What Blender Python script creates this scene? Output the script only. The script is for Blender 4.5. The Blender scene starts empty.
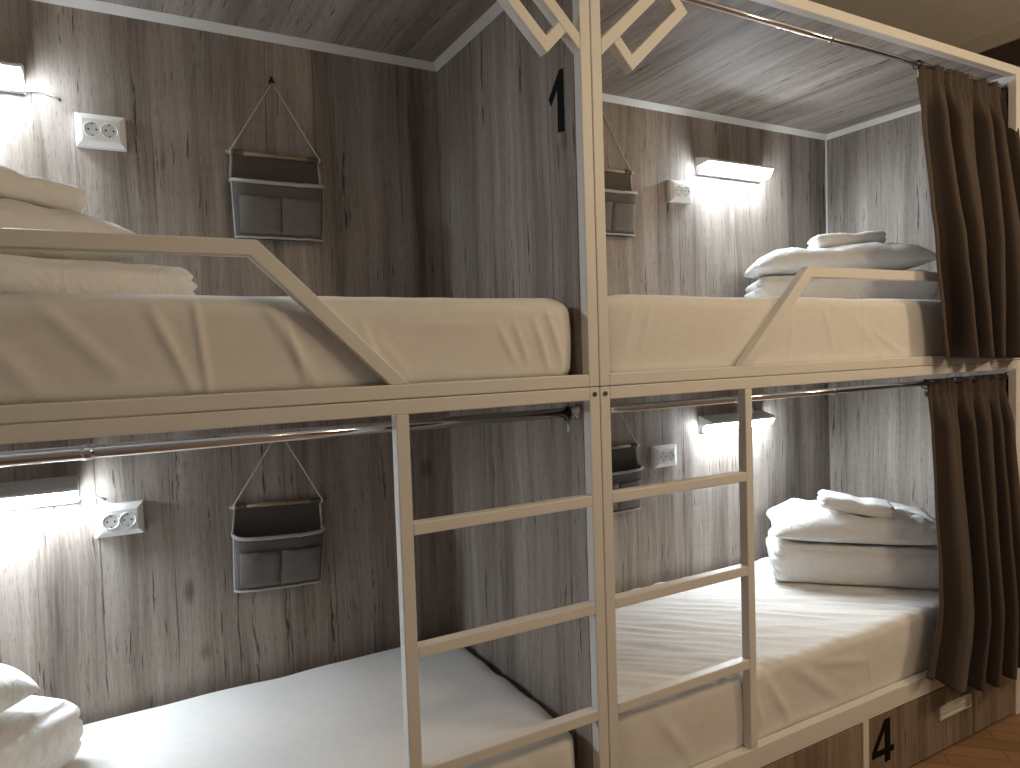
import bpy, bmesh, math, random
from mathutils import Vector, Matrix, noise
sc = bpy.context.scene
COL = sc.collection
R = math.radians
random.seed(4)

# ------------------------------------------------------------------ materials
def sset(node, name, v):
    node.inputs[name].default_value = v

class NT:
    def __init__(s, name):
        s.m = bpy.data.materials.new(name); s.m.use_nodes = True
        s.t = s.m.node_tree; s.t.nodes.clear()
        s.out = s.n('ShaderNodeOutputMaterial'); s.b = s.n('ShaderNodeBsdfPrincipled')
        s.l(s.b.outputs[0], s.out.inputs[0])
    def n(s, k, **kw):
        o = s.t.nodes.new(k)
        for a, v in kw.items(): setattr(o, a, v)
        return o
    def l(s, a, b): s.t.links.new(a, b)
    def math(s, op, a, b=None, c=None, clamp=False):
        o = s.n('ShaderNodeMath', operation=op, use_clamp=clamp)
        for i, v in enumerate((a, b, c)):
            if v is None: continue
            if isinstance(v, (int, float)): o.inputs[i].default_value = v
            else: s.l(v, o.inputs[i])
        return o.outputs[0]
    def noise(s, vec, scale=1.0, detail=4, rough=.55, dist=0.0):
        o = s.n('ShaderNodeTexNoise'); s.l(vec, o.inputs['Vector'])
        sset(o, 'Scale', scale); sset(o, 'Detail', detail); sset(o, 'Roughness', rough); sset(o, 'Distortion', dist)
        return o.outputs['Fac']
    def xyz(s, a, b, c):
        o = s.n('ShaderNodeCombineXYZ')
        for i, v in enumerate((a, b, c)):
            if isinstance(v, (int, float)): o.inputs[i].default_value = v
            else: s.l(v, o.inputs[i])
        return o.outputs[0]
    def ramp(s, f, stops):
        o = s.n('ShaderNodeValToRGB'); s.l(f, o.inputs[0]); e = o.color_ramp.elements
        while len(e) < len(stops): e.new(.5)
        for el, (p, c) in zip(e, stops):
            el.position = p; el.color = (c if hasattr(c, '__len__') else (c, c, c)) + (1,) if not hasattr(c, '__len__') or len(c) == 3 else c
        return o.outputs[0]
    def mix(s, f, a, b, bt='MIX'):
        o = s.n('ShaderNodeMix', data_type='RGBA', blend_type=bt)
        for i, v in ((0, f), (6, a), (7, b)):
            if isinstance(v, (int, float)): o.inputs[i].default_value = v
            elif isinstance(v, tuple): o.inputs[i].default_value = v + (1,)
            else: s.l(v, o.inputs[i])
        return o.outputs[2]
    def bump(s, h, strength=.3, dist=.01):
        o = s.n('ShaderNodeBump'); s.l(h, o.inputs['Height'])
        sset(o, 'Strength', strength); sset(o, 'Distance', dist)
        s.l(o.outputs[0], s.b.inputs['Normal'])

def smooth(t, v, lo, hi):
    o = t.n('ShaderNodeMapRange', interpolation_type='SMOOTHSTEP')
    t.l(v, o.inputs[0]); o.inputs[1].default_value = lo; o.inputs[2].default_value = hi
    return o.outputs[0]

def wood(name, across, along, seed, tint=(1, 1, 1), gain=1.0):
    t = NT(name)
    tc = t.n('ShaderNodeTexCoord'); sp = t.n('ShaderNodeSeparateXYZ'); t.l(tc.outputs['Object'], sp.inputs[0])
    a = sp.outputs['XYZ'.index(across)]; g = sp.outputs['XYZ'.index(along)]
    a = t.math('ADD', a, seed * 3.17)
    # slow sideways wander of the grain
    wv = t.noise(t.xyz(t.math('MULTIPLY', a, 3.0), t.math('MULTIPLY', g, 1.6), seed), 1, 2)
    aw = t.math('ADD', a, t.math('MULTIPLY', t.math('SUBTRACT', wv, .5), .05))
    # broad tone bands, medium figure, fine fibre
    band = t.noise(t.xyz(t.math('MULTIPLY', aw, 9), t.math('MULTIPLY', g, .35), seed), 1, 3, .6)
    fig = t.noise(t.xyz(t.math('MULTIPLY', aw, 30), t.math('MULTIPLY', g, 1.3), seed + 3), 1, 4, .6, .3)
    fib = t.noise(t.xyz(t.math('MULTIPLY', aw, 150), t.math('MULTIPLY', g, 4), seed + 7), 1, 3, .6)
    pore = t.noise(t.xyz(t.math('MULTIPLY', aw, 420), t.math('MULTIPLY', g, 26), seed + 9), 1, 2, .6)
    v = t.math('ADD', t.math('MULTIPLY', band, .55), t.math('MULTIPLY', fig, .26))
    v = t.math('ADD', v, t.math('MULTIPLY', fib, .22))
    col = t.ramp(v, [(.36, (.105*gain*tint[0], .084*gain*tint[1], .068*gain*tint[2])),
                     (.50, (.245*gain*tint[0], .206*gain*tint[1], .176*gain*tint[2])),
                     (.64, (.365*gain*tint[0], .318*gain*tint[1], .282*gain*tint[2]))])
    col = t.mix(t.math('MULTIPLY', smooth(t, pore, .56, .68), .5), col, (.085, .066, .052))
    # plank joints: faint dark lines at uneven spacing
    pl = t.n('ShaderNodeTexVoronoi', feature='DISTANCE_TO_EDGE', voronoi_dimensions='1D')
    t.l(t.math('ADD', t.math('MULTIPLY', a, 6.3), t.math('MULTIPLY', wv, .16)), pl.inputs['W']); sset(pl, 'Scale', 1.0)
    jl = smooth(t, pl.outputs['Distance'], .022, .0)
    jn = t.noise(t.xyz(t.math('MULTIPLY', a, 4), t.math('MULTIPLY', g, 1.8), seed + 1), 1, 2)
    col = t.mix(t.math('MULTIPLY', t.math('MULTIPLY', jl, smooth(t, jn, .42, .6)), .75), col, (.035, .026, .02))
    # long dark checks
    ck = t.noise(t.xyz(t.math('MULTIPLY', aw, 50), t.math('MULTIPLY', g, 2.0), seed + 13), 1, 2, .5)
    ckf = t.noise(t.xyz(t.math('MULTIPLY', aw, 150), t.math('MULTIPLY', g, 14), seed + 17), 1, 3, .6)
    c1 = t.math('MULTIPLY', smooth(t, ck, .645, .70), smooth(t, ckf, .44, .58))
    col = t.mix(t.math('MULTIPLY', c1, .85), col, (.03, .022, .017))
    ck2 = t.noise(t.xyz(t.math('MULTIPLY', aw, 115), t.math('MULTIPLY', g, 6), seed + 23), 1, 2, .5)
    gate = t.noise(t.xyz(t.math('MULTIPLY', a, 7), t.math('MULTIPLY', g, 3), seed + 29), 1, 1)
    c2 = t.math('MULTIPLY', smooth(t, ck2, .65, .70), smooth(t, gate, .48, .58))
    col = t.mix(t.math('MULTIPLY', c2, .8), col, (.035, .026, .02))
    # knots
    kn = t.n('ShaderNodeTexVoronoi'); t.l(t.xyz(t.math('MULTIPLY', aw, 5.2), t.math('MULTIPLY', g, 2.6), seed), kn.inputs['Vector']); sset(kn, 'Scale', 1.0)
    kd = t.math('ADD', kn.outputs['Distance'], t.math('MULTIPLY', t.math('SUBTRACT', fig, .5), .25))
    kc = t.n('ShaderNodeSeparateColor'); t.l(kn.outputs['Color'], kc.inputs[0])
    km = t.math('MULTIPLY', smooth(t, kd, .14, .02), smooth(t, kc.outputs[0], .55, .7))
    col = t.mix(t.math('MULTIPLY', km, .7), col, (.06, .045, .035))
    t.l(col, t.b.inputs['Base Color'])
    sset(t.b, 'Roughness', .62); sset(t.b, 'Specular IOR Level', .3)
    t.bump(t.math('SUBTRACT', fib, t.math('MULTIPLY', c1, 1.2)), .12, .002)
    return t.m

def plain(name, col, rough=.5, metal=0.0, spec=.5, nscale=0, namt=.06, bump=0, bscale=200):
    t = NT(name); c = col
    tc = t.n('ShaderNodeTexCoord')
    if nscale:
        f = t.noise(tc.outputs['Object'], nscale, 4)
        col_o = t.mix(f, tuple(max(0, x*(1-namt)) for x in c), tuple(min(1, x*(1+namt)) for x in c))
        t.l(col_o, t.b.inputs['Base Color'])
    else: sset(t.b, 'Base Color', c + (1,))
    sset(t.b, 'Roughness', rough); sset(t.b, 'Metallic', metal); sset(t.b, 'Specular IOR Level', spec)
    if bump:
        t.bump(t.noise(tc.outputs['Object'], bscale, 3), bump, .002)
    return t.m

def fabric(name, col, rough=.9, wr=(3, 9, .25, .012), weave=600, wamt=.08, var=.05, sheen=.0):
    """cloth: soft creases as bump (stretched noise) over a fine weave"""
    t = NT(name); tc = t.n('ShaderNodeTexCoord')
    mp = t.n('ShaderNodeMapping'); t.l(tc.outputs['Object'], mp.inputs[0]); mp.inputs['Rotation'].default_value = (.1, .2, .6)
    mp.inputs['Scale'].default_value = (wr[0], wr[1], 5)
    n1 = t.noise(mp.outputs[0], 1, 4, .55, .6)
    n2 = t.noise(tc.outputs['Object'], weave, 2)
    ridge = t.math('SUBTRACT', 1, t.math('ABSOLUTE', t.math('MULTIPLY', t.math('SUBTRACT', n1, .5), 5)), clamp=True)
    h = t.math('ADD', t.math('MULTIPLY', ridge, .5), t.math('MULTIPLY', n2, wamt))
    t.bump(h, wr[2], wr[3])
    f = t.noise(tc.outputs['Object'], 40, 3)
    t.l(t.mix(f, tuple(x*(1-var) for x in col), tuple(min(1, x*(1+var)) for x in col)), t.b.inputs['Base Color'])
    sset(t.b, 'Roughness', rough); sset(t.b, 'Specular IOR Level', .15)
    if sheen: sset(t.b, 'Sheen Weight', sheen)
    return t.m

def emit(name, col, s):
    t = NT(name); sset(t.b, 'Base Color', (.9, .9, .9, 1)); sset(t.b, 'Emission Color', col + (1,)); sset(t.b, 'Emission Strength', s)
    return t.m

LAMP = 106.0
M = dict(
    wback=wood('oak_back', 'X', 'Z', 1.0, gain=1.25), wpart=wood('oak_partition', 'Y', 'Z', 2.4, gain=1.25), wright=wood('oak_right', 'Y', 'Z', 5.1, gain=1.25),
    wceil=wood('oak_ceiling', 'X', 'Y', 7.7, gain=1.25), wdraw=wood('oak_drawer', 'X', 'Z', 9.2, (1.08, .98, .85), .95),
    paint=plain('cream_powder_coat', (.79, .77, .735), .42, spec=.4, nscale=30, namt=.02, bump=.05, bscale=500),
    trimm=plain('trim_strip', (.74, .72, .69), .45, nscale=20, namt=.03),
    sheet=fabric('fitted_sheet', (.80, .785, .76), wr=(2.0, 7, .22, .012)),
    linen=fabric('white_linen', (.86, .855, .835), wr=(7, 10, .5, .02)),
    terry=fabric('terry_towel', (.87, .86, .83), wr=(6, 6, .2, .01), weave=330, wamt=.9, rough=1),
    curtain=fabric('brown_curtain', (.074, .055, .046), wr=(10, 22, .12, .004), weave=700, wamt=.15, sheen=.12, rough=.8),
    chrome=plain('chrome', (.80, .80, .82), .13, 1.0), dark=plain('dark_metal', (.025, .024, .024), .4, .6),
    black=plain('black_vinyl', (.005, .005, .006), .75, spec=.15, nscale=60, namt=.2),
    plastic=plain('white_plastic', (.82, .81, .78), .35, nscale=40, namt=.02),
    socketin=plain('socket_cup', (.66, .65, .62), .4, nscale=40, namt=.03), hole=plain('socket_hole', (.012, .012, .012), .6, nscale=30),
    housing=plain('lamp_housing', (.74, .75, .77), .4, nscale=30, namt=.03), led=emit('led_diffuser', (.80, .91, 1.0), LAMP),
    felt=fabric('grey_canvas', (.125, .112, .102), wr=(8, 8, .15, .006), weave=500, wamt=.3, var=.12),
    pocket=fabric('grey_pocket', (.175, .160, .150), wr=(9, 6, .2, .006), weave=500, wamt=.3, var=.1),
    piping=fabric('white_piping', (.46, .435, .40), weave=300, wamt=.5), cordm=plain('cord', (.72, .68, .60), .8, nscale=200, namt=.15),
    dowel=plain('dowel_wood', (.36, .25, .155), .55, nscale=60, namt=.25), bolt=plain('bolt_steel', (.22, .2, .18), .35, .9, nscale=60),
    handle=plain('pull_white', (.70, .67, .62), .35, nscale=50, namt=.03),
    roomceil=plain('ceiling_paint', (.86, .84, .80), .85, nscale=6, namt=.06), roomwall=plain('room_wall', (.06, .045, .038), .7, nscale=5, namt=.2),
    cornice=plain('cornice', (.56, .53, .47), .7, nscale=12, namt=.05),
)
# parquet
t = NT('parquet'); tc = t.n('ShaderNodeTexCoord'); mp = t.n('ShaderNodeMapping'); t.l(tc.outputs['Object'], mp.inputs[0]); mp.inputs['Rotation'].default_value = (0, 0, R(45))
bk = t.n('ShaderNodeTexBrick'); t.l(mp.outputs[0], bk.inputs['Vector'])
for k, v in (('Scale', 1.0), ('Brick Width', .42), ('Row Height', .07), ('Mortar Size', .0015), ('Mortar Smooth', .2)): sset(bk, k, v)
sset(bk, 'Color1', (.42, .25, .14, 1)); sset(bk, 'Color2', (.30, .17, .09, 1)); sset(bk, 'Mortar', (.03, .015, .008, 1))
m2 = t.n('ShaderNodeMapping'); t.l(mp.outputs[0], m2.inputs[0]); m2.inputs['Scale'].default_value = (5, 70, 5)
t.l(t.mix(t.math('MULTIPLY', t.noise(m2.outputs[0], 1, 4), .6), bk.outputs['Color'], (.16, .085, .045)), t.b.inputs['Base Color'])
sset(t.b, 'Roughness', .38); M['parquet'] = t.m

# ------------------------------------------------------------------ object helpers
def link(name, bm, mat, parent=None, loc=None, smoothf=False, bevel=0, mats=None):
    me = bpy.data.meshes.new(name)
    bmesh.ops.recalc_face_normals(bm, faces=bm.faces[:])
    bm.to_mesh(me); bm.free()
    for m in (mats or [mat]): me.materials.append(m)
    if smoothf:
        for p in me.polygons: p.use_smooth = True
    o = bpy.data.objects.new(name, me); COL.objects.link(o)
    if parent: o.parent = parent
    if loc: o.location = loc
    if bevel:
        b = o.modifiers.new('bevel', 'BEVEL'); b.width = bevel; b.segments = 2; b.limit_method = 'ANGLE'
    return o
def thing(name, loc, label, cat, group=None, rot=None):
    o = bpy.data.objects.new(name, None); COL.objects.link(o); o.empty_display_size = .05
    o.location = loc
    if rot: o.rotation_euler = rot
    return tag(o, label, cat, group)
def tag(o, label, cat, group=None):
    o['label'] = label; o['category'] = cat
    if group: o['group'] = group
    return o
def struct(o, label=None):
    o['kind'] = 'structure'
    if label: o['label'] = label
    return o
def copy_tree(o, parent=None):
    c = o.copy(); COL.objects.link(c)
    if parent: c.parent = parent
    for ch in list(o.children): copy_tree(ch, c)
    return c

def box(bm, x0, x1, y0, y1, z0, z1):
    v = [bm.verts.new((x, y, z)) for z in (z0, z1) for y in (y0, y1) for x in (x0, x1)]
    for f in ((0, 2, 3, 1), (4, 5, 7, 6), (0, 1, 5, 4), (1, 3, 7, 5), (3, 2, 6, 7), (2, 0, 4, 6)): bm.faces.new([v[i] for i in f])
    return bm
def mbox(*a): return box(bmesh.new(), *a)
def prism(bm, poly, axis, a, b):
    """polygon (2-D) extruded along axis from a to b; coordinates fill the two other axes in order"""
    def P(p, h):
        q = list(p); q.insert('xyz'.index(axis), h); return q
    n = len(poly); lo = [bm.verts.new(P(p, a)) for p in poly]; hi = [bm.verts.new(P(p, b)) for p in poly]
    bm.faces.new(lo); bm.faces.new(hi[::-1])
    for i in range(n): bm.faces.new((lo[i], lo[(i+1) % n], hi[(i+1) % n], hi[i]))
    return bm
def tube(bm, pts, r, seg=10, cap=True, closed=False):
    pts = [Vector(p) for p in pts]; n = len(pts); rings = []
    ref = None
    for i, p in enumerate(pts):
        a = pts[(i-1) % n] if (i or closed) else p; b = pts[(i+1) % n] if (i < n-1 or closed) else p
        d = (b - a).normalized()
        if ref is None:
            ref = d.cross(Vector((0, 0, 1)));
            if ref.length < .1: ref = d.cross(Vector((0, 1, 0)))
        ref = (ref - d*ref.dot(d)).normalized(); up = d.cross(ref)
        rr = r[i] if hasattr(r, '__len__') else r
        rings.append([bm.verts.new(p + ref*rr*math.cos(2*math.pi*k/seg) + up*rr*math.sin(2*math.pi*k/seg)) for k in range(seg)])
    for i in range(n if closed else n-1):
        A, B = rings[i], rings[(i+1) % n]
        for k in range(seg): bm.faces.new((A[k], A[(k+1) % seg], B[(k+1) % seg], B[k]))
    if cap and not closed: bm.faces.new(rings[0][::-1]); bm.faces.new(rings[-1])
    return bm
def lathe(bm, prof, c, axis='y', seg=24):
    """prof: (radius, height) list round an axis through c"""
    rings = []
    for r, h in prof:
        ring = []
        for k in range(seg):
            a = 2*math.pi*k/seg; p = [r*math.cos(a), r*math.sin(a)]; p.insert('xyz'.index(axis), h)
            ring.append(bm.verts.new(Vector(c) + Vector(p)))
        rings.append(ring)
    for A, B in zip(rings, rings[1:]):
        for k in range(seg): bm.faces.new((A[k], A[(k+1) % seg], B[(k+1) % seg], B[k]))
    bm.faces.new(rings[0][::-1]); bm.faces.new(rings[-1])
    return bm

def soft_box(l, rad, n, disp):
    """rounded, subdivided block centred on the origin in x, y and standing on z = 0; disp(p, normal) -> offset vector"""
    bm = bmesh.new(); vs = {}; nx, ny, nz = n
    def vert(i, j, k):
        key = (i, j, k)
        if key in vs: return vs[key]
        q = (l[0]*(i/nx - .5), l[1]*(j/ny - .5), l[2]*(k/nz - .5))
        c = [max(-(l[a]/2 - rad[a]), min(l[a]/2 - rad[a], q[a])) for a in range(3)]
        d = Vector([(q[a] - c[a])/rad[a] for a in range(3)])
        if d.length > 1e-6:
            d.normalize(); p = Vector([c[a] + d[a]*rad[a] for a in range(3)]); nr = Vector([d[a]/rad[a] for a in range(3)]).normalized()
        else: p, nr = Vector(q), Vector((0, 0, 1))
        p.z += l[2]/2
        p = p + disp(p.copy(), nr)
        vs[key] = bm.verts.new(p); return vs[key]
    def quad(a, b, c, d):
        bm.faces.new([vert(*a), vert(*b), vert(*c), vert(*d)])
    for i in range(nx):
        for j in range(ny):
            for k in (0, nz): quad((i, j, k), (i+1, j, k), (i+1, j+1, k), (i, j+1, k))
        for k in range(nz):
            for j in (0, ny): quad((i, j, k), (i+1, j, k), (i+1, j, k+1), (i, j, k+1))
    for j in range(ny):
        for k in range(nz):
            for i in (0, nx): quad((i, j, k), (i, j+1, k), (i, j+1, k+1), (i, j, k+1))
    return bm
def nz(p, s, seed=0): return noise.noise(Vector((p[0]*s[0], p[1]*s[1], p[2]*s[2] + seed*17.3)))
def ridge(p, a, b, w):
    """0..1 ridge along the 2-D segment a-b, fading at both ends"""
    ax, ay = a; bx, by = b; dx, dy = bx-ax, by-ay; L2 = dx*dx+dy*dy
    t_ = ((p[0]-ax)*dx + (p[1]-ay)*dy)/L2
    if t_ < -.2 or t_ > 1.2: return 0
    tt = max(0, min(1, t_)); d = math.hypot(p[0]-ax-tt*dx, p[1]-ay-tt*dy)
    fade = math.sin(math.pi*max(0, min(1, (t_+.15)/1.3)))**.6
    return math.exp(-(d/w)**2)*fade

# ------------------------------------------------------------------ the setting
D, XR, XL, ZC, FL = .861, 2.028, -2.05, 1.099, -1.408
struct(link('wall_back', mbox(-2.1, 2.6, D, D+.03, FL, 1.5), M['wback']), 'grey oak boarded wall behind the bunks')
struct(link('wall_middle', mbox(-.033, .033, .031, D, FL, ZC), M['wpart']), 'grey oak partition between the left and right bunks')
struct(link('wall_right', mbox(XR, XR+.03, .031, D, FL, ZC), M['wright']), 'grey oak end panel of the right bunks')
struct(link('wall_left', mbox(XL-.03, XL, .031, D, FL, ZC), M['wright']), 'grey oak end panel of the left bunks')
struct(link('ceiling', mbox(XL-.03, XR+.03, .0315, D, ZC, ZC+.018), M['wceil']), 'grey oak panel roofing the bunks')
struct(link('floor', mbox(-3.2, 2.6, -3.2, D, FL-.03, FL), M['parquet']), 'brown wooden parquet floor')
struct(link('ceiling', mbox(-3.2, 2.6, -3.2, D+.03, 1.5, 1.53), M['roomceil']), 'beige room ceiling above the bunks')
struct(link('wall_right', mbox(2.6, 2.63, -3.2, D+.03, FL, 1.5), M['roomwall']), 'dark room wall beyond the bunks')
W = .022
def trim(name, poly, axis, a, b, lab): struct(link(name, prism(bmesh.new(), poly, axis, a, b), M['trimm'], bevel=.001), lab)
trim('trim_1', [(D, ZC-W), (D-W, ZC), (D, ZC)], 'x', XL, -.033, 'pale strip where the back wall meets the roof of the left bunk')
trim('trim_2', [(D, ZC-W), (D-W, ZC), (D, ZC)], 'x', .033, XR, 'pale strip where the back wall meets the roof of the right bunk')
trim('trim_3', [(-.033, ZC-W), (-.033-W, ZC), (-.033, ZC)], 'y', .032, D, 'pale strip along the top of the middle partition')
trim('trim_4', [(XR, ZC-W), (XR-W, ZC), (XR, ZC)], 'y', .032, D, 'pale strip along the top of the right end panel')
trim('trim_5', [(XR, D-.006), (XR-.006, D), (XR, D)][:2] + [(XR, D)], 'z', .25, ZC-W, 'thin white seal in the upper right bunk corner')
o = struct(link('trim_6', prism(bmesh.new(), [(2.6, 1.44), (2.585, 1.44), (2.545, 1.485), (2.545, 1.5), (2.6, 1.5)], 'y', -3.2, D, ), M['cornice']), 'pale cornice along the right room wall')

# ------------------------------------------------------------------ steel bunk frames
G, T, PW = .0012, .03, .032
def bars(name, specs, par, mat=None, bevel=.0025):
    bm = bmesh.new()
    for s in specs: box(bm, *s)
    return link(name, bm, mat or M['paint'], par, bevel=bevel)
def obar(bm, a, b, w, y0, y1):
    """flat bar between 2-D points in the x-z plane"""
    a = Vector(a); b = Vector(b); d = (b-a).normalized(); n = Vector((-d.y, d.x))*w/2
    prism(bm, [tuple(a+n), tuple(b+n), tuple(b-n), tuple(a-n)], 'y', y0, y1)
def mirror(poly, s): return [(s*x, z) for x, z in poly]
def upper_frame(s, label):
    f = thing('bunk_frame', (s*1.0, .015, .001), label, 'bed frame', 'white steel bunk frames')
    o_ = Vector(f.location)
    def put(name, bm, bevel=.0025, mat=None):
        bmesh.ops.translate(bm, verts=bm.verts[:], vec=-o_)
        return link(name, bm, mat or M['paint'], f, bevel=bevel)
    for a, b in ((G, PW), (1.985, 2.017)):
        put('corner_post', mbox(*sorted((s*a, s*b)), 0, T, .001, 1.117))
    X = sorted((s*PW, s*1.985))
    put('top_beam', mbox(*X, 0, .031, 1.0845, 1.117))
    put('side_rail', mbox(*X, 0, T, .001, .0316))
    put('bed_base', mbox(*X, T+.001, D-.004, .001, .0065), mat=M['wceil'])
    # guard rail: one bent bar
    if s < 0: out = [(-.5045, .0316), (-.808, .328), (-1.985, .328), (-1.985, .2965), (-.824, .2965), (-.549, .0316)]
    else: out = [(.497, .0316), (.790, .325), (1.985, .325), (1.985, .292), (.8075, .292), (.5415, .0316)]
    put('guard_rail', prism(bmesh.new(), out, 'y', 0, T))
    # angled ornament between post and beam
    e = Vector((.725, .688)); n = Vector((.688, -.725)); O = Vector((.032, .844))
    def q(sv, tv): p = O + e*sv + n*tv; return (s*p.x, p.y)
    bm = bmesh.new()
    prism(bm, [(s*PW, .823), (s*PW, .8645), (s*.2636, 1.0845), (s*.307, 1.0845)], 'y', 0, T)
    prism(bm, [q(.04, .015), q(.04, .098), q(.307, .098), q(.307, .015), q(.277, .015), q(.277, .068), q(.069, .068), q(.069, .015)], 'y', 0, T)
    put('corner_ornament', bm)
    return f
def lower_frame(s, label):
    f = thing('bunk_frame', (s*1.0, .015, FL), label, 'bed frame', 'white steel bunk frames')
    o_ = Vector(f.location)
    def put(name, bm, bevel=.0025, mat=None):
        bmesh.ops.translate(bm, verts=bm.verts[:], vec=-o_)
        return link(name, bm, mat or M['paint'], f, bevel=bevel)
    for a, b in ((G, PW), (1.985, 2.017)):
        put('corner_post', mbox(*sorted((s*a, s*b)), 0, T, FL, -.001))
    X = sorted((s*PW, s*1.985))
    put('top_rail', mbox(*X, 0, T, -.0333, -.001))
    put('side_rail', mbox(*X, 0, T, -1.161, -1.0956))
    put('bed_base', mbox(*X, T+.001, D-.004, -1.145, -1.1255), mat=M['wceil'])
    put('drawer_divider', mbox(*sorted((s*1.030, s*1.060)), 0, T, FL, -1.161))
    a, b = (.510, .5405) if s < 0 else (.5115, .5395)
    put('ladder_upright', mbox(*sorted((s*a, s*b)), 0, T, -1.0956, -.0333))
    for zb in (-.3005, -.5755, -.852):
        put('ladder_rung', mbox(*sorted((s*PW, s*a)), 0, T, zb, zb+.0275))
    bm = lathe(bmesh.new(), [(.0062, 0), (.0062, -.002), (.0045, -.0042), (.0022, -.0042), (.002, -.002)], (s*.0165, 0, -.0185))
    put('bolt', bm, 0, M['bolt'])
    return f
upper_frame(-1, 'white steel frame of the top left bunk, around the bed under the numeral 1')
upper_frame(1, 'white steel frame of the top right bunk, open above the beam of the brown curtain')
lower_frame(-1, 'white steel frame and ladder of the bottom left bunk, left of the middle post')
lower_frame(1, 'white steel frame and ladder of the bottom right bunk, over the drawer numbered 4')

# ------------------------------------------------------------------ drawers
def drawer(x0, x1, label, num=False, pull=None):
    d = thing('drawer', ((x0+x1)/2, .02, FL+.012), label, 'drawer', 'wooden drawers under the bottom right bed')
    L = Vector(d.location)
    def put(name, bm, mat, bevel=.0015, par=None):
        bmesh.ops.translate(bm, verts=bm.verts[:], vec=-L); return link(name, bm, mat, par or d, bevel=bevel)
    o = put('drawer_front', mbox(x0, x1, .004, .022, FL+.012, -1.167), M['wdraw'])
    bm = bmesh.new()
    for b in ((x0+.01, x0+.022, .022, .6, FL+.02, -1.2), (x1-.022, x1-.01, .022, .6, FL+.02, -1.2), (x0+.022, x1-.022, .588, .6, FL+.02, -1.2), (x0+.022, x1-.022, .022, .588, FL+.02, FL+.028)): box(bm, *b)
    put('drawer_box', bm, M['wdraw'], 0)
    if num:
        bm = bmesh.new()
        z0, z1, xa, xb = -1.334, -1.186, 1.079, 1.199
        prism(bm, [(1.147, z0), (1.178, z0), (1.178, -1.306), (xb, -1.306), (xb, -1.285), (1.178, -1.285), (1.178, z1), (1.150, z1), (xa, -1.287), (xa, -1.306), (1.147, -1.306)], 'y', .0028, .0039)
        hole = [(1.147, -1.285), (1.104, -1.285), (1.147, -1.225)]
        # cut the counter: rebuild as two solids
        bm.free(); bm = bmesh.new()
        prism(bm, [(1.147, z0), (1.178, z0), (1.178, z1), (1.147, z1)], 'y', .0028, .0039)
        prism(bm, [(1.178, -1.306), (xb, -1.306), (xb, -1.285), (1.178, -1.285)], 'y', .0028, .0039)
        prism(bm, [(xa, -1.306), (1.147, -1.306), (1.147, -1.285), (xa, -1.285)], 'y', .0028, .0039)
        prism(bm, [(xa, -1.285), (1.104, -1.285), (1.147, -1.222), (1.147, z1)], 'y', .0028, .0039)
        nm = put('numeral', bm, M['black'], 0); nm['label'] = 'black numeral 4 on the drawer front'
    if pull:
        a, b, z0, z1 = pull
        bm = bmesh.new()
        box(bm, a, b, -.004, .0038, z1-.008, z1); box(bm, a, b, -.004, .0038, z0, z0+.008)
        box(bm, a, a+.008, -.004, .0038, z0+.008, z1-.008); box(bm, b-.008, b, -.004, .0038, z0+.008, z1-.008)
        prism(bm, [(.0038, z0+.008), (.0038, z1-.008), (.001, z1-.008), (-.003, (z0+z1)/2), (-.0012, (z0+z1)/2-.004), (.002, z0+.008)], 'x', a+.008, b-.008)
        put('handle', bm, M['handle'], .001)
drawer(.036, 1.026, 'wooden drawer front left of the white upright beside the numeral 4')
drawer(1.064, 1.684, 'wooden drawer with black numeral 4 and white recessed pull', True, (1.458, 1.658, -1.279, -1.229))
drawer(1.690, 1.981, 'narrow shaded drawer front right of the drawer with the white pull')
bm = bmesh.new()
prism(bm, [(.0745, .650), (.107, .655), (.1045, .764), (.137, .729), (.146, .752), (.0935, .810), (.0745, .808)], 'x', -.0338, -.0331)
tag(link('wall_numeral', bm, M['black']), 'large black numeral 1 stuck on the middle partition', 'number')

# ------------------------------------------------------------------ mattresses
def mattress(x0, x1, z0, h, label, creases=(), seed=0, top=.0025, topstretch=(3, 14), n=(250, 60, 20), R_=(.070, .035, .028)):
    ly = .79; cx, cy = (x0+x1)/2, .034 + ly/2
    def disp(p, nr):
        w = Vector((p.x+cx, p.y+cy, p.z+z0)); o = 0
        front = max(0, -nr.y); up = max(0, nr.z); side = abs(nr.x)
        o += .004*nz(w, (3, 3, 5), seed)
        if front > .05:
            o += front*(.005*math.sin(math.pi*min(1, max(0, p.z/h))) - .002)
            for a, b, wd, am in creases: o += front*am*ridge((w.x, w.z), a, b, wd)
            o += front*.0015*nz((w.x - .5*w.z, 0, w.z), (16, 1, 4), seed+3)
        if side > .05:
            o += side*.003*nz((w.y, w.z, 0), (22, 5, 1), seed+4)
            # gathered corner pleats
        if up > .05:
            rot = (w.x*.75 - w.y*.66, w.x*.66 + w.y*.75)
            o += up*top*nz((rot[0]*topstretch[0], rot[1]*topstretch[1], 0), (1, 1, 1), seed+5)
            e = min(w.x-x0, x1-w.x)
            o += up*.004*math.exp(-e/.12)*math.sin(w.y*34+3*nz(w, (6, 6, 6), seed))
        r = nr*o
        if r.z < 0 and p.z < .004: r.z = 0
        if p.y < 0 and r.y < -.003 and nr.y < -.3: r.y = max(r.y, -.012)
        return r
    bm = soft_box((x1-x0, ly, h), R_, n, disp)
    o = link('mattress', bm, M['sheet'], smoothf=True, loc=(cx, cy, z0))
    return tag(o, label, 'mattress', 'sheeted mattresses')
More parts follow.
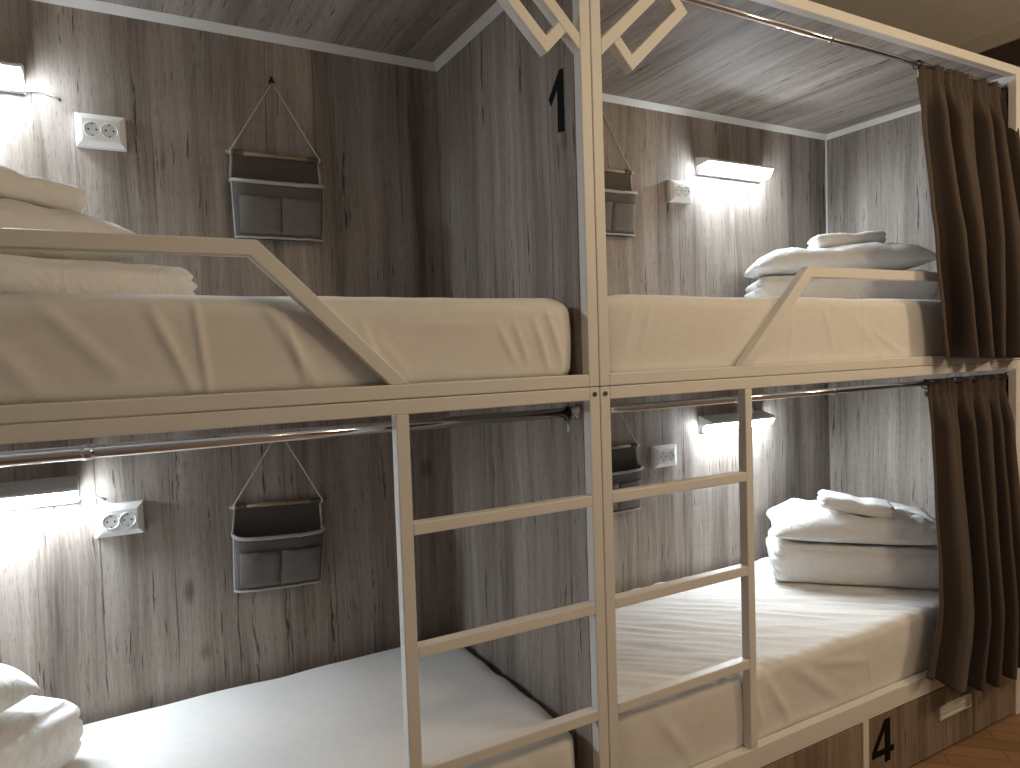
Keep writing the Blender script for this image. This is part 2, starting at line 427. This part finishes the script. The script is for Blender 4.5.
cl = [((-.925, .225), (-.905, .035), .006, .006), ((-1.0, .2), (-.935, .045), .010, .006), ((-1.18, .21), (-1.06, .08), .014, .005),
      ((-.79, .2), (-.70, .045), .012, .006), ((-.76, .19), (-.72, .05), .006, .004), ((-1.3, .2), (-1.18, .05), .016, .005), ((-.60, .17), (-.555, .05), .008, .004),
      ((-.27, .16), (-.225, .07), .008, .004), ((-.225, .16), (-.19, .07), .007, .004), ((-.17, .17), (-.13, .05), .008, .005), ((-.13, .19), (-.09, .06), .007, .005), ((-.46, .16), (-.28, .16), .012, .003),
      ((-.56, .13), (-.50, .06), .009, .003)]
mattress(-1.975, -.037, .007, .2195, 'mattress in a creased beige sheet on the top left bunk', cl, 1, n=(320, 50, 26), R_=(.075, .055, .045))
cr = [((.14, .21), (.10, .09), .010, .003), ((.20, .21), (.16, .10), .010, .003), ((.9, .2), (.95, .05), .012, .003), ((1.16, .12), (1.32, .04), .010, .005), ((1.1, .22), (1.1, .05), .006, .003), ((.75, .2), (.74, .05), .008, .002), ((1.05, .17), (1.2, .045), .014, .003)]
mattress(.037, 1.972, .007, .2275, 'mattress in a smooth cream sheet on the top right bunk', cr, 2, n=(300, 50, 24))
mattress(-1.975, -.062, -1.125, .2395, 'mattress in a white sheet on the bottom left bunk, behind the ladder', [((-.25, -.9), (-.2, -1.05), .012, .006), ((-.4, -.9), (-.32, -1.05), .012, .005)], 3, .004, (4, 9), R_=(.07, .05, .035))
mattress(.037, 1.985, -1.125, .2395, 'mattress in a rippled white sheet on the bottom right bunk, above the drawers',
         [((.62, -.93), (.72, -1.08), .016, .006), ((.75, -.92), (.95, -1.07), .02, .006), ((.56, -.95), (.60, -1.08), .012, .005), ((.85, -.93), (1.1, -.98), .014, .005), ((.2, -.93), (.3, -1.06), .018, .005), ((1.1, -.95), (1.12, -1.08), .008, .003)], 4, .008, (5, 34), n=(320, 110, 24))

# ------------------------------------------------------------------ bedding
def place(o, c, z, ang): o.location = (c[0], c[1], z); o.rotation_euler = (0, 0, R(ang)); return o
def duvet(c, z, ang, l, label, seed, foldend=-1):
    h = l[2]
    def disp(p, nr):
        o = .006*nz(p, (6, 6, 9), seed) + .003*nz(p, (16, 16, 22), seed+2)
        end = max(0, nr.x*foldend); fr = max(0, -nr.y)
        for k in (.34, .68):
            o -= end*.016*math.exp(-((p.z-h*k-.006*nz((p.y, 0, 0), (9, 1, 1), seed+k*9))/.008)**2)
        o -= fr*.010*math.exp(-((p.z-h*.94)/.012)**2)
        o += fr*.004*math.sin(math.pi*p.z/h)
        r = nr*o
        if p.z < .006: r.z = max(0, r.z)
        return r
    bm = soft_box(l, (.045, .04, h*.42), (70, 44, 22), disp)
    return tag(place(link('folded_duvet', bm, M['linen'], smoothf=True), c, z, ang), label, 'duvet', 'folded white duvets')
def pillow(c, z, ang, l, label, seed, tilt=(0, 0)):
    bm = bmesh.new(); n = 44; lx, ly, H = l; V = {}
    for side in (1, -1):
        for i in range(n+1):
            for j in range(n+1):
                u, v = 2*i/n-1, 2*j/n-1
                rim = i in (0, n) or j in (0, n)
                if rim and side < 0: V[(i, j, -1)] = V[(i, j, 1)]; continue
                u = math.copysign(1-(1-abs(u))**1.5, u); v = math.copysign(1-(1-abs(v))**1.5, v)
                f = max(0, (1-abs(u)**3.8))**.5 * max(0, (1-abs(v)**3.8))**.5
                x = lx/2*u*(1-.05*(1-v*v)*abs(u)**3)*(1-.045*v**8); y = ly/2*v*(1-.06*(1-u*u)*abs(v)**3)*(1-.06*u**8)
                edge = .40*H*(1-.30*(abs(u*v))**2)
                p = Vector((x, y, 0))
                w = .014*nz(p, (7, 7, 1), seed) + .013*nz(p, (15, 15, 1), seed+1) - .012*abs(nz((p.x*.7+p.y*.7, (p.y-p.x)*.7, 0), (18, 6, 1), seed+5))
                # creases running in from the corners
                rr = abs(abs(u)-abs(v)); w += .010*math.exp(-(rr/.10)**2)*(abs(u)*abs(v))*math.sin(14*(abs(u)+abs(v))+seed) * (1-max(abs(u), abs(v)))*4
                if side > 0: zz = edge + (H-edge)*f + w*f
                else: zz = edge*(1-f)**1.0
                V[(i, j, side)] = bm.verts.new((x, y, max(0, zz)))
        for i in range(n):
            for j in range(n):
                q = [V[(i, j, side)], V[(i+1, j, side)], V[(i+1, j+1, side)], V[(i, j+1, side)]]
                bm.faces.new(q if side > 0 else q[::-1])
    o = link('pillow', bm, M['linen'], smoothf=True)
    place(o, c, z, ang); o.rotation_euler = (tilt[0], tilt[1], R(ang))
    return tag(o, label, 'pillow', 'white pillows')
def towel(c, z, ang, l, label, seed, tilt=(0, 0)):
    h = l[2]
    def disp(p, nr):
        o = .003*nz(p, (14, 14, 14), seed) + .0012*nz(p, (160, 160, 160), seed+2)
        fr = max(0, -nr.y); end = abs(nr.x)
        o -= end*.008*math.exp(-((p.z-h*.5)/.005)**2)
        up = max(0, nr.z); o -= up*.006*math.exp(-((p.x-.02)/.03)**2)
        r = nr*o
        if p.z < .004: r.z = max(0, r.z)
        return r
    bm = soft_box(l, (.022, .022, h*.45), (90, 56, 22), disp)
    o = link('folded_towel', bm, M['terry'], smoothf=True); place(o, c, z, ang); o.rotation_euler = (tilt[0], tilt[1], R(ang))
    return tag(o, label, 'towel', 'folded white towels')
# bottom right
duvet((1.615, .445), -.884, -45, (.67, .40, .155), 'thick folded white duvet on the bottom right bed, beside the curtain', 1)
pillow((1.625, .455), -.728, -45, (.68, .44, .125), 'white pillow lying on the thick folded duvet of the bottom right bed', 2)
towel((1.56, .40), -.603, -48, (.28, .16, .055), 'folded white towel on the pillow of the bottom right bed', 3, (0, R(8)))
# top right
duvet((1.545, .474), .236, -40, (.67, .38, .125), 'folded white duvet behind the right guard rail on the top right bed', 4)
pillow((1.555, .480), .362, -40, (.68, .42, .120), 'white pillow on the folded duvet of the top right bed', 5)
towel((1.560, .425), .474, -40, (.27, .16, .052), 'folded white towel on the pillow of the top right bed', 6)
# top left
duvet((-1.265, .45), .226, 20, (.70, .40, .095), 'folded white duvet behind the left guard rail on the top left bed', 7, 1)
pillow((-1.337, .43), .322, 35, (.66, .42, .125), 'white pillow on the duvet of the top left bed, under a towel', 8)
towel((-1.285, .42), .447, 50, (.36, .20, .062), 'folded white towel on the pillow of the top left bed', 9)
# bottom left
duvet((-1.535, .475), -.885, 46, (.68, .38, .165), 'folded white duvet at the left end of the bottom left bed', 10, 1)
pillow((-1.62, .48), -.715, 44, (.66, .42, .15), 'white pillow on the folded duvet of the bottom left bed', 11)

# ------------------------------------------------------------------ curtains, rods
def curtain(name, prof, label, seed, nf, zrail):
    """prof(u, v) -> x, y, z of the cloth's mid surface without folds; u along the rod, v downwards"""
    bm = bmesh.new(); nu, nv = 180, 90; rows = []
    for j in range(nv+1):
        v = j/nv; row = []
        for i in range(nu+1):
            u = i/nu
            x, y, z, amp = prof(u, v)
            ph = 2*math.pi*nf*(u + .035*math.sin(5*u+seed) + .03*v*math.sin(9*u+seed*2) + .02*math.sin(3*v+8*u))
            ph += 2.4*nz((u*4, v*.8, 0), (1, 1, 1), seed+2); fold = 1.1-2.1*abs(math.cos(ph/2))**.8 + .35*nz((u*9, v*1.6, 0), (1, 1, 1), seed)
            pleat = math.sin(2*math.pi*nf*3.1*u+seed)
            k = min(1, max(0, (v-.03)/.16)); k = k*k*(3-2*k)
            y += amp*fold*k + (1-k)*(.005*pleat+.3*amp*fold) - .004*math.exp(-((v-.055)/.008)**2)*-1
            x += .75*amp*(fold+.4)*k*min(1, u/.12)
            y += .003*nz((x, v, 0), (9, 7, 1), seed)
            lim = -.005 + max(0, z-zrail)*.5      # hangs in front of the rail
            if y > lim - .01: y = lim - .01*math.exp(-(y-lim+.01)/.01)
            row.append(bm.verts.new((x, y, z)))
        rows.append(row)
    for a, b in zip(rows, rows[1:]):
        for i in range(nu): bm.faces.new((a[i], a[i+1], b[i+1], b[i]))
    o = link(name, bm, M['curtain'], smoothf=True)
    s = o.modifiers.new('cloth', 'SOLIDIFY'); s.thickness = .0035; s.offset = 0
    return tag(o, label, 'curtain', 'brown bunk curtains')
def lerp(a, b, t_): return a + (b-a)*t_
def table(t_, pts):
    for (a, p), (b, q) in zip(pts, pts[1:]):
        if t_ <= b: return lerp(p, q, (t_-a)/(b-a))
    return pts[-1][1]
def up_prof(u, v):
    k = min(1, v/.68); k = k*k*(3-2*k)
    y = lerp(.046, -.056, k)
    xl = table(v, [(0, 1.437), (.16, 1.422), (.34, 1.385), (.51, 1.353), (.67, 1.352), (.83, 1.384), (1, 1.408)]); xr = lerp(2.024, 1.93, k)
    z = lerp(1.058, .010 + .016*(1-u), v)
    return lerp(xl, xr, u), y, z, lerp(.030, .055, v)*(.12+.88*min(1, u/.15))
def lo_prof(u, v):
    k = v*v*(3-2*v)
    y = lerp(.048, -.040, min(1, k*1.15))
    xl = table(v, [(0, 1.477), (.18, 1.486), (.41, 1.452), (.61, 1.417), (.74, 1.392), (.84, 1.367), (1, 1.305)]); xr = lerp(2.024, 1.96, v)
    zb = -1.065 - .10*min(1, u/.35) - .01*u
    return lerp(xl, xr, u), y, lerp(-.052, zb, v), lerp(.030, .052, v)*(.12+.88*min(1, u/.15))
curtain('curtain', up_prof, 'brown curtain drawn to the right end of the top right bunk', 1.3, 5, .345)
curtain('curtain', lo_prof, 'long brown curtain at the right end of the bottom right bunk, over the drawers', 2.9, 5, -1.06)
def rod(x0, x1, y, z, r, label, ends):
    t_ = thing('curtain_rod', ((x0+x1)/2, y, z), label, 'curtain rod', 'chrome curtain rods')
    L = t_.location
    def put(name, bm, mat, sm=True):
        bmesh.ops.translate(bm, verts=bm.verts[:], vec=-Vector(L)); return link(name, bm, mat, t_, smoothf=sm)
    put('rod_tube', tube(bmesh.new(), [(x0, y, z), (x1, y, z)], r, 20), M['chrome'], True)
    put('sleeve', tube(bmesh.new(), [(lerp(x0, x1, .46), y, z), (lerp(x0, x1, .47), y, z)], r+.0015, 20), M['chrome'])
    for x, s in ends:
        bm = lathe(bmesh.new(), [(.021, 0), (.021, .004*s), (.016, .008*s), (r+.003, .010*s), (r+.003, .026*s)], (x, y, z), 'x', 20)
        put('rod_end', bm, M['chrome'])
    return t_
rod(-2.049, -.034, .058, -.0640, .0130, 'chrome curtain rod across the top of the bottom left bunk', ((-.0335, -1), (-2.049, 1)))
rod(.034, 2.027, .048, -.0650, .0105, 'chrome curtain rod across the top of the bottom right bunk', ((.0335, 1), (2.0275, -1)))
rod(.034, 2.027, .046, 1.0495, .0095, 'chrome curtain rod under the roof of the top right bunk', ((.0335, 1), (2.0275, -1)))
def ring(x, y, z, r, label):
    t_ = thing('curtain_ring', (x, y, z), label, 'curtain ring', 'curtain rings with clips')
    bm = tube(bmesh.new(), [(0, r*math.cos(a), r*math.sin(a)-.004) for a in [2*math.pi*k/24 for k in range(24)]], .0026, 8, closed=True)
    link('ring', bm, M['dark'], t_, smoothf=True)
    bm = tube(bmesh.new(), [(0, 0, -r-.004), (.001, 0, -r-.016)], .002, 8); box(bm, -.004, .004, -.003, .003, -r-.034, -r-.014)
    link('clip', bm, M['chrome'], t_, bevel=.001)
    return t_
ring(-.062, .058, -.0640, .0175, 'dark ring and clip at the right end of the bottom left rod')
r2 = ring(1.468, .048, -.0650, .0155, 'dark ring and clip at the edge of the lower brown curtain')
r3 = ring(1.428, .046, 1.0495, .0145, 'dark ring and clip at the edge of the upper brown curtain')

# ------------------------------------------------------------------ wall lamps
def lamp(x0, x1, zc, label, cord=None, knob=False):
    """wedge shaped LED light on the back wall: zc is the height of its front edge"""
    L = thing('wall_lamp', ((x0+x1)/2, D, zc), label, 'lamp', 'LED wall lamps')
    w = (x1-x0)/2
    prof = [(0, .030), (-.080, .008), (-.083, .004), (-.083, -.001), (-.080, -.003), (-.060, .002), (-.026, -.020), (-.022, -.043), (0, -.043)]
    link('housing', prism(bmesh.new(), prof, 'x', -w+.004, w-.004), M['housing'], L, bevel=.0012)
    for s in (-1, 1):
        c = [(-.001, .032), (-.081, .010), (-.085, .005), (-.085, -.002), (-.080, -.004), (-.012, -.012), (-.001, -.045)]
        link('end_cap', prism(bmesh.new(), c, 'x', *sorted((s*(w-.004), s*w))), M['housing'], L, bevel=.001)
    a = Vector((-.078, -.0030)); b = Vector((-.026, -.0370)); d = (b-a).normalized(); n_ = Vector((d.y, -d.x))
    if n_.y > 0: n_ = -n_
    poly = [tuple(a + (b-a)*k/10 + n_*.013*math.sin(math.pi*k/10)**.6) for k in range(11)]
    link('diffuser', prism(bmesh.new(), poly + [(-.026, -.022), (-.060, .0)], 'x', -w+.003, w-.003), M['led'], L)
    if knob: link('mount_tab', prism(bmesh.new(), [(-.002, .031), (-.002, .058), (-.006, .058), (-.03, .024)], 'x', w-.115, w-.07), M['housing'], L, bevel=.0015)
    if knob: link('switch', lathe(bmesh.new(), [(.012, -.002), (.012, -.010), (.009, -.013), (.005, -.011)], (w-.15, 0, .046), 'y', 20), M['housing'], L, smoothf=True)
    if cord:
        pts = [(w-.002, -.012, -.036)] + [(w+cord*k/6, -.006-.004*math.sin(math.pi*k/6), -.038+.006*math.sin(math.pi*k/6*1.4)) for k in range(1, 6)] + [(w+cord, -.002, -.046)]
        link('power_cord', tube(bmesh.new(), pts, .0022, 8), M['plastic'], L, smoothf=True)
        link('grommet', lathe(bmesh.new(), [(.004, -.002), (.0025, -.003)], (w+cord, 0, -.046), 'y', 12), M['hole'], L)
    return L
lamp(-1.635, -1.235, .868, 'lit white LED lamp on the wall above the top left bed', .075)
lamp(-1.568, -1.168, -.240, 'lit white LED lamp on the wall above the bottom left bed', .06)
lamp(1.165, 1.560, .876, 'lit white LED lamp on the wall above the top right bed')
lamp(1.155, 1.545, -.243, 'lit white LED lamp on the wall above the bottom right bed', None, True)

# ------------------------------------------------------------------ double sockets
def socket(x, z, label):
    s = thing('wall_socket', (x, D, z), label, 'socket', 'white double sockets')
    hw, hh = .0615, .0455
    bm = bmesh.new(); rings = []
    for gx, yy in ((0, 0), (0, -.020), (.002, -.024), (.014, -.032), (.016, -.033)):
        rings.append([bm.verts.new((sx*(hw-gx), yy, sz*(hh-gx))) for sx, sz in ((-1, -1), (1, -1), (1, 1), (-1, 1))])
    for a, b in zip(rings, rings[1:]):
        for k in range(4): bm.faces.new((a[k], a[(k+1) % 4], b[(k+1) % 4], b[k]))
    bm.faces.new(rings[0][::-1]); bm.faces.new(rings[-1])
    link('plate', bm, M['plastic'], s, bevel=.0012)
    for sx in (-1, 1):
        c = (sx*.0208, 0, 0)
        o = link('outlet', lathe(bmesh.new(), [(.0215, -.0331), (.0215, -.0352), (.0200, -.0356), (.0192, -.0342), (.0186, -.0335)], c, 'y', 32), M['plastic'], s, smoothf=True)
        link('cup', lathe(bmesh.new(), [(.0187, -.0332), (.0187, -.0337), (.0180, -.0338)], c, 'y', 32), M['socketin'], o)
        for dx, dz, rr in ((-.0095, 0, .0026), (.0095, 0, .0026)):
            link('pin_hole', lathe(bmesh.new(), [(rr, -.0337), (rr, -.0341)], (c[0]+dx, 0, dz), 'y', 14), M['hole'], o)
        for dz in (-1, 1):
            link('earth_clip', mbox(c[0]-.002, c[0]+.002, -.0346, -.0337, *sorted((dz*.0135, dz*.0182))), M['bolt'], o)
    return s
s0 = socket(-1.064, .742, 'white double socket on the wall beside the top left lamp')
for x, z, lab in ((-1.074, -.346, 'white double socket on the wall beside the bottom left lamp'), (1.062, .748, 'white double socket on the wall beside the top right lamp'), (.944, -.366, 'white double socket on the wall beside the bottom right lamp')):
    c = copy_tree(s0); c.location = (x, D, z); c['label'] = lab

# ------------------------------------------------------------------ hanging organisers
def organiser(x, z, label, tilt=0):
    """origin at the hook point; hangs down the back wall"""
    g = thing('hanging_organiser', (x, D, z), label, 'organiser', 'hanging canvas organisers', (0, R(tilt), 0))
    zb, zr, zl = -.231, -.316, -.488; hwb, hwr, hwl = .142, .137, .131; y0 = -.012
    link('dowel', tube(bmesh.new(), [(-.147, y0, zb), (.147, y0, zb)], .0068, 14), M['dowel'], g, smoothf=True)
    bm = tube(bmesh.new(), [(-.134, y0-.004, zb-.008), (-.132, y0, zb+.008), (-.001, -.006, -.004), (.001, -.006, -.004), (.132, y0, zb+.008), (.134, y0-.004, zb-.008)], .0021, 6)
    for s in (-1, 1):
        tube(bm, [(s*.134, y0+.0075*math.cos(a), zb+.0075*math.sin(a)) for a in [2*math.pi*k/12 for k in range(12)]], .0022, 6, closed=True)
    link('cord', bm, M['cordm'], g, smoothf=True)
    # back panel with two loops over the dowel
    bm = bmesh.new()
    prism(bm, [(-hwb+.012, zb-.006), (hwb-.012, zb-.006), (hwl, zl), (-hwl, zl)], 'y', -.008, -.004)
    for s in (-1, 1): tube(bm, [(s*.098, y0, zb), (s*.128, y0, zb)], .0092, 14)
    link('back_panel', bm, M['felt'], g)
    # front: curved bag skin
    bm = bmesh.new(); rows = []; nu, nv = 36, 12
    def skin(u, v, off=0):
        hw = lerp(hwr, hwl, v); a = math.pi*u
        dep = lerp(.055, .034, v)
        cx_ = -math.cos(a); xx = hw*math.copysign(abs(cx_)**.55, cx_); yy = -.008 - (dep+off)*math.sin(a)**.42
        sag = .010*math.sin(math.pi*u)*(1-v)
        return Vector((xx, yy, lerp(zr, zl, v) - sag + .002*nz((xx*30, v*4, x), (1, 1, 1))))
    for j in range(nv+1):
        rows.append([bm.verts.new(skin(i/nu, j/nv)) for i in range(nu+1)])
    for a, b in zip(rows, rows[1:]):
        for i in range(nu): bm.faces.new((a[i], a[i+1], b[i+1], b[i]))
    # bottom
    bot = [bm.verts.new((v.co.x, -.008, zl)) for v in rows[-1]]
    for i in range(nu): bm.faces.new((rows[-1][i], rows[-1][i+1], bot[i+1], bot[i]))
    o = link('bag_front', bm, M['felt'], g, smoothf=True); sd = o.modifiers.new('cloth', 'SOLIDIFY'); sd.thickness = .0025; sd.offset = 0
    # white piping: rim, sides, bottom
    bm = tube(bmesh.new(), [skin(i/36, 0, .002) for i in range(37)], .0058, 8)
    for u in (.035, .965): tube(bm, [skin(u, k/8, .003)+Vector((0, -.001, 0)) for k in range(9)], .0030, 8)
    tube(bm, [skin(.035+.93*i/30, 1, .003) for i in range(31)], .0036, 8)
    for s in (-1, 1): tube(bm, [(s*(hwb-.012), -.009, zb-.008), (s*hwr, -.010, zr)], .0042, 8)
    link('piping', bm, M['piping'], g, smoothf=True)
    for ua, ub in ((.20, .49985), (.50015, .82)):
        bm = bmesh.new(); rows = []
        for j in range(9):
            v = lerp(.27, .93, j/8)
            row = []
            for i in range(19):
                uu = lerp(ua, ub, i/18); puff = .004*math.sin(math.pi*i/18)*(1-j/9)+.003
                p = skin(uu, v, puff)
                if j == 0: p.z += .003*nz((uu*20, x*7, z), (1, 1, 1))
                row.append(bm.verts.new(p))
            rows.append(row)
        for a, b in zip(rows, rows[1:]):
            for i in range(18): bm.faces.new((a[i], a[i+1], b[i+1], b[i]))
        o = link('pocket', bm, M['pocket'], g, smoothf=True); sd = o.modifiers.new('cloth', 'SOLIDIFY'); sd.thickness = .002; sd.offset = 1
    return g
organiser(-.594, .955, 'grey hanging organiser with white piping on the wall of the top left bunk')
organiser(-.622, -.128, 'grey hanging organiser, slightly tilted, on the wall of the bottom left bunk', 3)
organiser(.672, 1.035, 'grey hanging organiser half hidden by the post in the top right bunk')
organiser(.668, -.075, 'grey hanging organiser seen through the ladder of the bottom right bunk')
bm = lathe(bmesh.new(), [(.009, 0), (.009, -.002), (.003, -.003), (.003, -.010), (.005, -.011)], (-.594, D, .955), 'y', 14)
box(bm, -.598, -.590, D-.0015, D, .955, .972)
tag(link('wall_hook', bm, M['dark']), 'small dark hook on the wall holding the top left organiser cord', 'hook')

# ------------------------------------------------------------------ light, world, camera
def point(name, loc, power, col, rad):
    l = bpy.data.lights.new(name, 'POINT'); l.energy = power; l.color = col; l.shadow_soft_size = rad
    o = bpy.data.objects.new(name, l); COL.objects.link(o); o.location = loc; return o
point('room_ceiling_lamp', (.75, -1.6, 1.05), 25, (1.0, .775, .505), .14)
point('room_ceiling_lamp', (2.35, -1.9, .95), 46, (1.0, .775, .505), .14)
w = bpy.data.worlds.new('room'); sc.world = w; w.use_nodes = True
w.node_tree.nodes['Background'].inputs[0].default_value = (1.0, .92, .83, 1)
w.node_tree.nodes['Background'].inputs[1].default_value = .10

cam = bpy.data.cameras.new('camera'); co = bpy.data.objects.new('camera', cam); COL.objects.link(co); sc.camera = co
cx, cy, cz, yaw, pit, rol, foc = -1.05787632, -1.44596044, .0943326682, .505396928, -.0453098789, -.0322863973, 707.954899
f_ = Vector((math.sin(yaw)*math.cos(pit), math.cos(yaw)*math.cos(pit), math.sin(pit)))
rt = Vector((math.cos(yaw), -math.sin(yaw), 0)); up = rt.cross(f_)
r2_ = math.cos(rol)*rt + math.sin(rol)*up; u2 = -math.sin(rol)*rt + math.cos(rol)*up
co.matrix_world = Matrix(((r2_.x, u2.x, -f_.x, cx), (r2_.y, u2.y, -f_.y, cy), (r2_.z, u2.z, -f_.z, cz), (0, 0, 0, 1)))
cam.sensor_width = 36; cam.lens = foc*36/1020; cam.clip_start = .02
v = sc.view_settings; v.view_transform = 'Standard'; v.look = 'None'; v.gamma = 1; v.exposure = .14; v.use_curve_mapping = False
sc.cycles.use_denoising = True
sc.cycles.max_bounces = 10; sc.cycles.diffuse_bounces = 6
